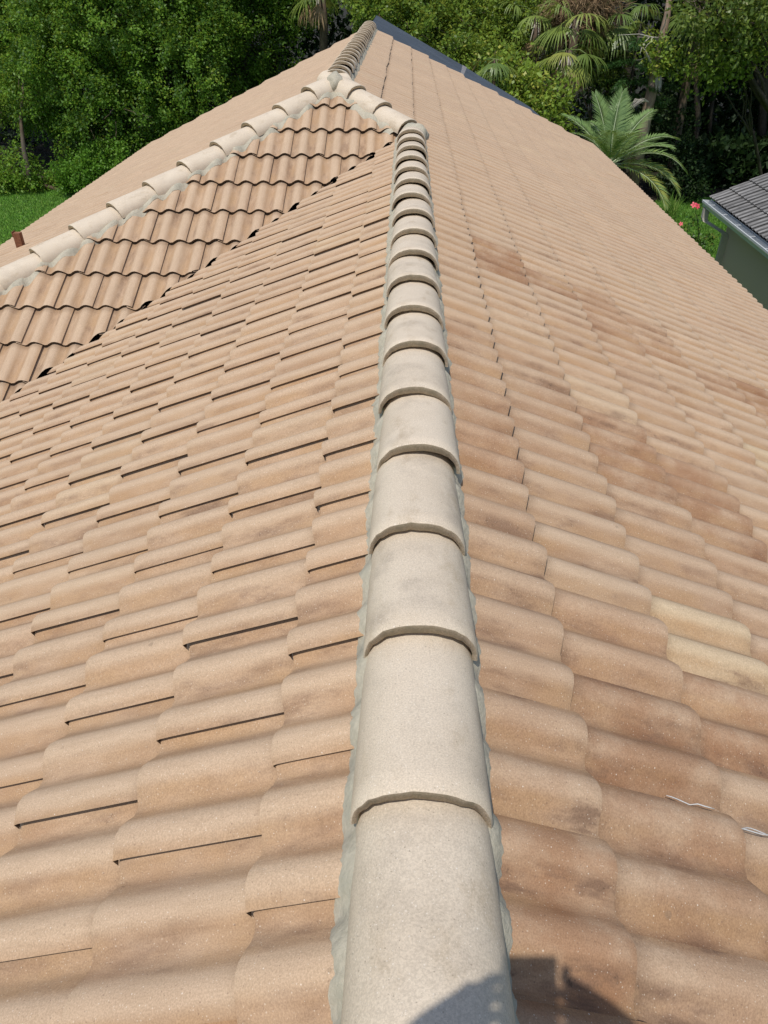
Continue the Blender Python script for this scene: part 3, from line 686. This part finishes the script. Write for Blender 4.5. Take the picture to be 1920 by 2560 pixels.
tree('viburnum_shrub', 'dense mid green shrub directly behind the blue grey roof edge', 'bush', (1.3, 24.6),
     [lobe(985,20,25,1.0), lobe(1040,70,24.5,.95), lobe(1100,130,23.6,.8), lobe(1110,40,25.4,1.0), lobe(960,-60,26,1.1), lobe(1160,215,22.6,.55)], 'shrub', per_m2=16, leaves=34, L=.11, up=.8, spread=.24, tint=(.05, .6), trunk=.08, bark='darkbark')
tree('viburnum_shrub', 'yellow green sunlit shrub at top centre right of roof peak', 'bush', (4.4, 26),
     [lobe(1200,60,26,1.05), lobe(1275,45,26.2,1.0), lobe(1240,140,25.2,.85), lobe(1180,150,24.6,.7), lobe(1310,130,26,.6), lobe(1230,-60,27,1.2)], 'shrub', per_m2=15, leaves=36, L=.10, up=.8, spread=.24, tint=(.35, .95), trunk=.08, bark='darkbark')
tree('viburnum_shrub', 'low glossy green shrub at the roof edge left of the feathery palm', 'bush', (4.2, 22.2),
     [lobe(1285,235,22.5,.62), lobe(1335,275,22.1,.52), lobe(1260,190,23,.6), lobe(1365,310,21.8,.42), lobe(1390,245,22.4,.3)], 'shrub', per_m2=52, leaves=12, L=.13, tint=(.3, .8), trunk=.05, bark='darkbark')
tree('young_tree', 'small yellow green tree with fine leaves among the fan palms', 'tree', (7.1, 25.2),
     [lobe(1490,150,25.4,.6,.6), lobe(1530,185,25.2,.42,.6), lobe(1430,150,25.6,.42), lobe(1540,100,25.8,.45)], 'lime', per_m2=42, leaves=13, L=.10, tint=(.1, .6), trunk=.06, bark='darkbark')
tree('hanging_tree', 'tree at top right with pale lime leaves hanging over dark woods', 'tree', (12.2, 24.4),
     [lobe(1745,5,23.6,.45,.5), lobe(1790,25,23.2,.75,.55), lobe(1865,55,23,.75,.6), lobe(1900,0,23,.9), lobe(1820,-70,24,1.1)], 'lime', per_m2=10, leaves=13, L=.15, W=.5, tint=(.2, .8), trunk=.12, bark='darkbark', droop=.6)
tree('vine_tangle', 'hanging tangle of glossy green leaves below the lime tree', 'vine', (11.4, 25.2),
     [lobe(1810,120,23.8,.75), lobe(1770,165,24,.55), lobe(1860,150,24,.5), lobe(1830,90,23.8,.6), lobe(1880,95,23.8,.5)], 'shrub', per_m2=15, leaves=12, L=.12, tint=(.1, .75), trunk=.05, bark='darkbark', droop=.8)
tree('vine_tangle', 'small leafy vine clinging to the bare pinkish trunk', 'vine', (7.9, 24.1),
     [lobe(1645,122,23.9,.24,1.2), lobe(1672,142,23.9,.17), lobe(1655,160,23.95,.14), lobe(1690,160,24,.15)], 'shrub', per_m2=60, leaves=11, L=.11, tint=(.3, .8), trunk=0)
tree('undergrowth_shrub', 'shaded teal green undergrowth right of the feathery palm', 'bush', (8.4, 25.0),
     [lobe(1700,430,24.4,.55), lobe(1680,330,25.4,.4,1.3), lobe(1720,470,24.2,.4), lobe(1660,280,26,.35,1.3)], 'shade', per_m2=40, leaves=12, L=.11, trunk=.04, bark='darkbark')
for i, (px, py0, py1, Y, r) in enumerate([(1735,420,150,27.5,.09), (1770,400,120,28.5,.07), (1560,330,60,28,.11), (545,300,30,30,.14), (455,250,20,29.5,.16), (1900,430,0,28,.13)]):
    P0 = ptz(px, 470, G); P0 = Vector((pt(px, py0, Y).x, Y, G)); q = thing('shaded_trunk', tuple(P0), ['slim dark trunk in shade beyond the downspout', 'slender leaning dark stem right of the bare snag', 'dark trunk behind the small yellow green tree', 'dark trunk in the gap right of the big oak', 'dark forked trunk inside the big oak', 'dark trunk at the right edge of the woods'][i], 'tree')
    b = MB(); b.tube([P0, pt(px+10, (py0+py1)/2, Y), pt(px+35*(i % 2), py1, Y), pt(px+30, py1-160, Y)], [r*1.2, r, r*.8, r*.5], 7); b.build('trunk', M['darkbark'], q, True)

tree('dead_brush', 'brown tangle of dry dead stems hanging above the fan palms', 'dead plant', (6.2, 25.2),
     [lobe(1450,22,24.9,.55,1.1), lobe(1490,5,25.1,.5,1.1), lobe(1405,10,25.2,.4)], 'fandead', per_m2=60, leaves=14, L=.30, W=.07, droop=1.2, trunk=.03, tint=(0, .7), spread=.2)
gw = thing('garden_wall', (pt(630, 115, 30.4).x, 30.4, G), 'low grey wall glimpsed in the dark gap left of the roof peak', 'wall')
b = MB(); a0 = pt(560, 118, 30.4); a1 = pt(705, 118, 30.4); b.box((a0.x, 30.4, G), (a1.x, 30.6, a0.z)); b.build('wall_panel', M['seam'], gw)
b = MB(); b.box((a0.x-.05, 30.35, a0.z+.002), (a1.x+.05, 30.65, a0.z+.09)); b.build('coping', M['gutter'], gw)
# bare snag
q = thing('snag', (pt(1620, 285, 24.2).x, 24.2, G), 'bare pinkish dead trunk with bleached white side branches', 'tree')
b = MB(); b.tube([(pt(1605, 330, 24.2).x, 24.2, G), pt(1618, 280, 24.2), pt(1632, 215, 24.1), pt(1643, 165, 24.1), pt(1655, 95, 24.1), pt(1668, 40, 24.2), pt(1680, -60, 24.4)], [.20, .165, .15, .14, .11, .09, .05], 9); b.build('trunk', M['snagbark'], q, True)
for pts_, r0 in (([(1632,170),(1622,145),(1612,125),(1607,120)], .035), ([(1645,95),(1625,92),(1605,87),(1598,85),(1545,88)], .020), ([(1625,92),(1612,105),(1604,120),(1600,135)], .014), ([(1640,93),(1630,95),(1628,104),(1618,112),(1610,125)], .012), ([(1625,93),(1600,93),(1592,92)], .009),
                 ([(1650,85),(1662,62),(1666,40),(1670,15)], .020), ([(1612,125),(1620,140),(1600,150),(1590,150)], .009), ([(1660,150),(1666,140),(1668,120),(1670,110)], .010), ([(1655,170),(1652,130),(1653,100)], .006)):
    b = MB(); k = len(pts_); b.tube([pt(x, y, 23.95-.12*i) for i, (x, y) in enumerate(pts_)], [r0*(1-.8*i/(k-1)) for i in range(k)], 6); b.build('branch', M['twig'], q, True)
b = MB()
for i in range(14):
    a = rnd.uniform(-.9, .9); b.tube([pt(1622, 255, 24.0), pt(1600+14*a, 245+8*rnd.random(), 23.9), pt(1590+6*a-10, 262+10*rnd.random(), 23.85)], [.008, .006, .002], 4)
b.build('dry_frond', M['twig'], q)['kind'] = 'stuff'
b = MB()
for i in range(16):
    x = rnd.uniform(1640, 1652); y = rnd.uniform(175, 200); b.tube([pt(x, y, 23.95), pt(x+rnd.uniform(-3, 3), y+14, 23.92), pt(x+rnd.uniform(-4, 2), y+rnd.uniform(20, 40), 23.9)], [.012, .009, .003], 4)
b.build('hanging_moss', M['twig'], q)['kind'] = 'stuff'

# fan palms
def fan_frond(C, az, el, pet, rad, droop, mat, root, nseg=26, tint=.5, spanw=1.9):
    h = Vector((math.cos(az), math.sin(az), 0)); d = h*math.cos(el)+Vector((0, 0, math.sin(el)))
    C = Vector(C); mid = C+d*pet*.6; tip = mid+(d+Vector((0, 0, -.35*droop))).normalized()*pet*.4
    b = MB(); b.tube([C, mid, tip], [.022, .016, .012], 5); rad *= 1.05
    fd = (tip-mid).normalized(); side = fd.cross(Vector((0, 0, 1)))
    side = side.normalized() if side.length > .05 else Vector((1, 0, 0)); nrm = side.cross(fd)
    for i in range(nseg):
        a = spanw*(2*i/(nseg-1)-1); r = rad*(1-.22*abs(a/spanw)**2)*rnd.uniform(.75, 1.12); a += rnd.gauss(0, .05); rw_ = rnd.uniform(.7, 1.2); dj = droop*rnd.uniform(.7, 1.4)
        u = (fd*math.cos(a)+side*math.sin(a)+nrm*(.22*math.cos(a*1.6))).normalized(); pr = []
        p = tip.copy(); dirv = u.copy(); st = r/4
        for k in range(5):
            wv = (.005, .020, .020, .013, .002)[k]*rad/.8*rw_
            s2 = dirv.cross(nrm); s2 = s2.normalized() if s2.length > .02 else side
            pr.append((p-s2*wv, p+s2*wv)); p = p+dirv*st
            dirv = (dirv+Vector((0, 0, -1))*dj*(.12+.22*k)).normalized()
        V = [x for q in pr for x in q]; b.add(V, [(2*k, 2*k+1, 2*k+3, 2*k+2) for k in range(4)], 1)
    o = b.build('frond', [M['petiole'] if mat != 'fandead' else M['twig'], LM[mat]], root)
    o['tint'] = tint; return o
def fan_palm(label, C, fr, trunk=.13, group='cabbage palms in the woods'):
    C = Vector(C); root = thing('fan_palm', (C.x, C.y+.1, G), label, 'palm', group)
    b = MB(); b.tube(wob((C.x+.1, C.y+.15, G-.05), C, 6, .03), [trunk*1.1]+[trunk]*5+[trunk*.8], 9); b.build('trunk', M['bark'], root, True)
    for f in fr: fan_frond(C, R(f[0]), R(f[1]), f[2], f[3], f[4], f[5], root, tint=rnd.uniform(.2, .95) if f[5] == 'fan' else rnd.uniform(.2, .9), spanw=1.75 if f[5] == 'fan' else .75, nseg=26 if f[5] == 'fan' else 16)
    return root
def crown_of(n, lo, hi, pet, rad, droop, dead=3, a0=0):
    L = [(a0+i*137.5+rnd.uniform(-12, 12), lo+(hi-lo)*((i+.5)/n)+rnd.uniform(-6, 6), pet*rnd.uniform(.85, 1.15), rad*rnd.uniform(.85, 1.1), droop*rnd.uniform(.8, 1.25), 'fan') for i in range(n)]
    return L+[(200+40*i+rnd.uniform(-20, 40), -62+rnd.uniform(-12, 14), pet*.9, rad*.8, droop*.9, 'fandead') for i in range(dead)]
fan_palm('fan palm with yellow green fronds and brown hanging skirt behind the low glossy shrub', pt(1422, 125, 23.6), crown_of(9, -40, 25, .6, .78, 1.5, 6))
fan_palm('fan palm with bright drooping fronds at top beside the bleached branch', pt(1440, 45, 24.4), crown_of(10, -35, 40, .6, .85, 1.3, 1, 40))
fan_palm('fan palm with long arching fronds left of the bare snag', pt(1552, 30, 25.6), [(250, -25, .7, .95, 1.3, 'fan'), (285, -35, .5, .85, 1.4, 'fan'), (215, -15, .9, .9, 1.2, 'fan')]+crown_of(8, -25, 40, .7, .85, 1.2, 0, 200))
fan_palm('fan palm high at right with one long hanging frond', pt(1762, -25, 25.6), [(255, -72, .55, 1.15, 1.2, 'fan'), (200, -40, .8, .8, 1.2, 'fan'), (340, -35, .9, .8, 1.2, 'fan'), (285, -76, 1.75, .55, 1.6, 'fandead'), (120, 40, .9, .8, .8, 'fan'), (60, 20, .9, .8, .8, 'fan'), (20, 50, .9, .8, .8, 'fan')])
fan_palm('fan palm with pale tan dead fronds left of the roof peak', pt(800, -38, 27.6), [(230, -40, .6, .75, 1.3, 'fandead'), (262, -50, .6, .7, 1.3, 'fandead')]+crown_of(8, -35, 40, .6, .75, 1.3, 1, 80))
fan_palm('olive yellow fan palm low among shrubs near the roof edge', pt(1238, 148, 22.4), crown_of(7, -40, 10, .4, .6, 1.4, 1, 160), .09)
fan_palm('fan palm hidden behind the top centre shrubs', pt(1345, 40, 25.4), crown_of(9, -30, 40, .7, .8, 1.3, 2, 300))
fan_palm('low palmetto in deep shade above the grey roof', pt(1840, 350, 30), crown_of(8, -5, 60, .6, .6, .9, 0, 10), .08, 'palmettos in deep shade')
fan_palm('low palmetto in deep shade between feathery palm and grey roof', pt(1752, 440, 28), crown_of(8, -5, 60, .55, .6, 1.0, 0, 60), .08, 'palmettos in deep shade')

# tiered conifer
q = thing('tiered_conifer', (pt(1575, 250, 24.8).x, 24.8, G), 'dark conifer with flat drooping tiers beside the feathery palm', 'tree')
px0 = pt(1585, 160, 24.8); b = MB(); b.tube([(px0.x, 24.8, G), (px0.x, 24.8, pt(1585, 60, 24.8).z)], [.09, .03], 7); b.build('trunk', M['darkbark'], q, True)
for j, py in enumerate((92, 143, 192, 232, 275)):
    z = pt(1585, py, 24.8).z
    for k in range(6):
        a = k*math.pi/3+j*.4+rnd.uniform(-.2, .2); L = rnd.uniform(.95, 1.25); n = 330
        t = nr.random(n)**.7; h = np.array([math.cos(a), math.sin(a), 0.0]); s2 = np.array([-math.sin(a), math.cos(a), 0.0])
        w = nr.normal(size=n)*.13*(1.1-t)
        P = np.array([px0.x, 24.8, z])+h*(t*L)[:, None]+s2*w[:, None]+np.array([0, 0, 1.0])*(-.16*t**2-.10*nr.random(n)-.25*np.abs(w))[:, None]
        Dv = h*.7+s2*np.sign(w)[:, None]*.7+nr.normal(size=(n, 3))*.25+np.array([0, 0, -.25])
        V, T = leaf_quads(P, Dv, nr.normal(size=(n, 3))*.4+np.array([0, 0, 1.0]), .13, .022, np.clip(nr.normal(.5, .2, n), 0, 1))
        leaf_object('bough_foliage', LM['conifer'], V, T, q)

# feathery date palm
C = pt(1524, 412, 20.3); q = thing('feather_palm', (C.x, C.y, G), 'bushy feather palm with long arching pinnate fronds beside the roof edge', 'palm')
b = MB(); b.tube([(C.x, C.y, G-.05), (C.x, C.y, C.z-.5), (C.x, C.y, C.z)], [.22, .24, .14], 10); b.build('trunk', M['bark'], q, True)
def feather(az, el, L, droop, tint, yellow=False):
    h = Vector((math.cos(az), math.sin(az), 0)); d = h*math.cos(el)+Vector((0, 0, math.sin(el))); p = C.copy(); side_j = h.cross(Vector((0, 0, 1)))*rnd.uniform(-.35, .35); L *= .62+.26*(1-math.sin(max(el, 0))); n = 27; st = L/n
    ctr = []; dr = []
    for i in range(n+1):
        ctr.append(p.copy()); dr.append(d.copy()); p = p+d*st; d = (d+Vector((0, 0, -1))*droop*st*(.30+1.9*i/n)+side_j*st*i/n).normalized()
    b = MB(); b.tube(ctr[::3]+[ctr[-1]], [.020-.017*i/12 for i in range(len(ctr[::3])+1)], 5)
    P = []; DD = []; NN = []; LL_ = []
    side0 = h.cross(Vector((0, 0, 1)))
    for i in range(4, n+1):
        t = i/n; ll = .42*(math.sin(math.pi*min(t*.86+.10, 1))**.6)*rnd.uniform(.9, 1.1)+.04
        for sub in (0, .5):
            for sg in (-1, 1):
                up = side0.cross(dr[i]); c = ctr[i]-dr[i]*st*sub
                v = side0*sg*.9+dr[i]*(.55+.8*t**3)+up*rnd.uniform(.15, .35)
                P.append(c); DD.append(v); NN.append(up*1.0+side0*(-sg)*.3); LL_.append(ll)
    V, T = leaf_quads(np.array(P), np.array([tuple(v) for v in DD]), np.array([tuple(v) for v in NN]), np.array(LL_), .034, np.clip(nr.normal(tint, .1, len(P)), 0, 1))
    V = V.reshape(-1, 4, 3); V[:, 2, 2] -= .06*np.array(LL_)/.45
    n0 = len(b.v); b.add(V.reshape(-1, 3), [(4*i, 4*i+1, 4*i+2, 4*i+3) for i in range(len(V))], 1)
    me = mesh('frond', b.v, b.f, False, None, b.m); T = np.concatenate([np.full(n0, .3), T]); me.attributes.new('tint', 'FLOAT', 'POINT').data.foreach_set('value', T.astype(np.float32))
    link('frond', me, [M['rachis'], LM['phoenix']], q)
for a, e, L, dp, t in [(122,66,2.6,.20,.5),(92,76,2.6,.16,.45),(66,66,2.6,.24,.5),(40,50,2.6,.34,.55),(148,48,2.5,.36,.5),(170,33,2.3,.42,.6),(16,36,2.6,.46,.55),(-4,26,2.6,.62,.8),(-24,12,2.4,.62,.9),(-40,2,2.2,.6,.95),(188,28,2.2,.45,.6),
                      (215,45,2.1,.4,.55),(250,50,2.2,.4,.5),(285,50,2.2,.45,.5),(322,38,2.2,.5,.6),(104,44,2.3,.45,.4),(56,36,2.3,.45,.4)]:
    feather(R(a), R(e), L, dp, t)

# hibiscus with pink flowers
M['pink'] = grain('pink_petal', (.75, .06, .13), (.62, .04, .10), 30, .6, 0, c=(.82, .20, .22))
M['stamen'] = grain('yellow_stamen', (.8, .5, .1), (.7, .4, .1), 30, .6, 0)
HB = ptz(1742, 628, G); HY = HB.y-.15
q = thing('hibiscus', tuple(HB), 'spindly hibiscus with pink red flowers on the right lawn', 'flowering shrub')
b = MB(); tips = [(1738, 524), (1703, 565), (1755, 560), (1720, 585), (1770, 590), (1690, 598)]
for x, y in tips: b.tube([HB+Vector((rnd.gauss(0, .06), 0, -.03)), pt((x+1742)/2+rnd.gauss(0, 4), (y+628)/2, HY), pt(x, y, HY)], [.014, .010, .005], 5)
b.build('stem', M['darkbark'], q, True)
lob = [lobe(1738,540,HY,.10,1.3), lobe(1735,604,HY,.18), lobe(1760,610,HY,.15), lobe(1712,575,HY,.12), lobe(1772,585,HY,.10), lobe(1715,610,HY,.18)]
V, T = sprays(lob, 60, 6, .085, .7, .2, .1, .6, (.3, .9)); leaf_object('leaves', LM['hib'], V, T, q)
for x, y, r in ((1734, 513, .065), (1743, 516, .06), (1702, 560, .045)):
    P0 = pt(x, y, HY-.03); b = MB(); ax = Vector((rnd.uniform(-.4, .4), -.8, .5)).normalized(); s1 = ax.cross(Vector((0, 0, 1))).normalized(); s2 = ax.cross(s1)
    for k in range(5):
        a = k*1.2566; d = s1*math.cos(a)+s2*math.sin(a); t = ax.cross(d)
        b.add([P0, P0+d*r*.6+t*r*.38+ax*r*.3, P0+d*r*1.15+t*r*.25+ax*r*.25, P0+d*r*1.15-t*r*.25+ax*r*.25, P0+d*r*.6-t*r*.38+ax*r*.3], [(0, 1, 2, 3, 4)])
    f = b.build('flower', M['pink'], q); c = MB(); c.tube([P0, P0+ax*r*.9], [.006, .004], 5); c.build('stamen', M['stamen'], f)

# grass blades on the visible lawn, tussock
def blades(name, regions, n, L):
    P = []
    for (x0, y0, x1, y1), w in regions: P.append(np.column_stack([nr.uniform(x0, x1, int(n*w)), nr.uniform(y0, y1, int(n*w)), np.full(int(n*w), G)]))
    P = np.concatenate(P); ex = np.interp(P[:, 0], [e[0] for e in edge_pts], [e[1] for e in edge_pts]); P = P[P[:, 1] < ex+.25]; k = len(P)
    V, T = leaf_quads(P, nr.normal(size=(k, 3))*.55+np.array([0, 0, 1.0]), nr.normal(size=(k, 3)), L*nr.uniform(.6, 1.4, k), .022, np.clip(nr.normal(.5, .25, k), 0, 1))
    return tag(leaf_object(name, LM['grass'], V, T), kind='stuff')
blades('grass', [((5.2, 15, 9.2, 25), .55), ((-14, 19, -7, 26), .45)], 90000, .075)
TB = ptz(1668, 545, G); k = 220; q = thing('grass_tussock', tuple(TB), 'pale tall grass tussock on the lawn beside the roof edge', 'grass clump')
P = np.array(TB)+np.column_stack([nr.normal(size=k)*.12, nr.normal(size=k)*.12, np.zeros(k)])
V, T = leaf_quads(P, nr.normal(size=(k, 3))*.45+np.array([0, 0, 1.0]), nr.normal(size=(k, 3)), nr.uniform(.35, .75, k), .02, np.clip(nr.normal(.75, .2, k), 0, 1)); leaf_object('leaves', LM['grass'], V, T, q)

# ------------------------------------------------------------------ the photographer, sitting astride the ridge
M['skin'] = grain('skin', (.42, .25, .17), (.38, .22, .15), 30, .6, 0); M['shirt'] = grain('blue_shirt', (.10, .16, .26), (.09, .14, .23), 60, .9, 0)
M['trouser'] = grain('khaki_trousers', (.24, .20, .14), (.21, .17, .12), 60, .9, 0); M['hair'] = grain('brown_hair', (.05, .032, .02), (.035, .022, .015), 90, .7, 0); M['phone'] = grain('black_phone', (.02, .02, .022), (.025, .025, .027), 10, .3, 0)
O_ = Vector((CX, 0, H0)); UPc = -CD
def cs(r, u, f): return O_+CR*r+UPc*u+CF*f
ph = MB(); v = [cs(-.025+a*.0375, -.056+b*.079, -.004-.008*c) for c in (0, 1) for a, b in ((-1, -1), (1, -1), (1, 1), (-1, 1))]
ph.add(v, [(0, 1, 2, 3), (7, 6, 5, 4), (0, 4, 5, 1), (1, 5, 6, 2), (2, 6, 7, 3), (3, 7, 4, 0)])
po = ph.build('smartphone', M['phone']); tag(po, 'black phone held up over the ridge by the photographer', 'phone')
vs = []; es = []; rs = []
def vert(p, r, par=None):
    vs.append(tuple(p)); rs.append(r)
    if par is not None: es.append((par, len(vs)-1))
    return len(vs)-1
pel = vert((0, -.66, .14), .15); sp = vert((0, -.62, .36), .135, pel); ch = vert((0, -.56, .58), .15, sp); nk = vert((-.01, -.50, .76), .062, ch); hd = vert((-.02, -.46, .86), .082, nk); vert((-.03, -.45, .98), .085, hd)
for sg in (-1, 1):
    sh = vert((sg*.17, -.54, .66), .07, ch); el = vert((sg*.27-.02, -.34, .58), .047, sh)
    wr = cs(-.195 if sg < 0 else .115, -.085, -.075); wi = vert(wr, .031, el)
    pm = vert(cs(-.138 if sg < 0 else .070, -.035, -.035), .043, wi)
    edge = -.0625 if sg < 0 else .0125
    for k in range(4):
        u = -.018-.024*k; a = vert(cs(edge+sg*.026, u, -.016), .011, pm); b_ = vert(cs(edge+sg*.012, u+.004, .004 if k else -.001), .009, a); vert(cs(edge-sg*.016, u+.004, .004) if k > 0 or sg < 0 else cs(edge+sg*.02, u+.02, .004), .008, b_)
    t1 = vert(cs(edge+sg*.02, -.11, -.032), .012, pm); vert(cs(edge-sg*.012, -.085, -.026), .010, t1)
    hp = vert((sg*.10, -.64, .06), .10, pel); kn = vert((sg*.44, -.34, .02), .068, hp); an = vert((sg*.58, -.66, -.22), .045, kn); vert((sg*.62, -.46, -.30), .04, an)
me = bpy.data.meshes.new('tmp'); me.from_pydata(vs, es, []); tmp = bpy.data.objects.new('tmp', me); COL.objects.link(tmp)
md = tmp.modifiers.new('skin', 'SKIN'); md.use_smooth_shade = True
for i, sv in enumerate(me.skin_vertices[0].data): sv.radius = (rs[i], rs[i]); sv.use_root = (i == 0)
sd_ = tmp.modifiers.new('sub', 'SUBSURF'); sd_.levels = 2; sd_.render_levels = 2
dg = bpy.context.evaluated_depsgraph_get(); bm_ = bpy.data.meshes.new_from_object(tmp.evaluated_get(dg)); bpy.data.objects.remove(tmp); bm_.name = 'person'
for n_ in ('skin', 'shirt', 'trouser'): bm_.materials.append(M[n_])
for p_ in bm_.polygons:
    c = p_.center; p_.use_smooth = True
    p_.material_index = 2 if c.z < .22 else (0 if c.z > .74 or (c.y > -.30 and c.z > .4) else 1)
pr_ = bpy.data.objects.new('person', bm_); COL.objects.link(pr_); tag(pr_, 'person in blue shirt and khaki trousers sitting astride the ridge holding up a phone', 'person')
hm = bmesh.new(); bmesh.ops.create_uvsphere(hm, u_segments=20, v_segments=12, radius=1)
bmesh.ops.delete(hm, geom=[v for v in hm.verts if v.co.z < -.15 and v.co.y > -.1], context='VERTS')
for v in hm.verts: v.co = Vector((-.027+v.co.x*.094, -.472+v.co.y*.098, .985+v.co.z*.10))
hme = bpy.data.meshes.new('hair'); hm.to_mesh(hme); hm.free(); link('hair', hme, M['hair'], None); ho = bpy.data.objects['hair']; ho.parent = pr_
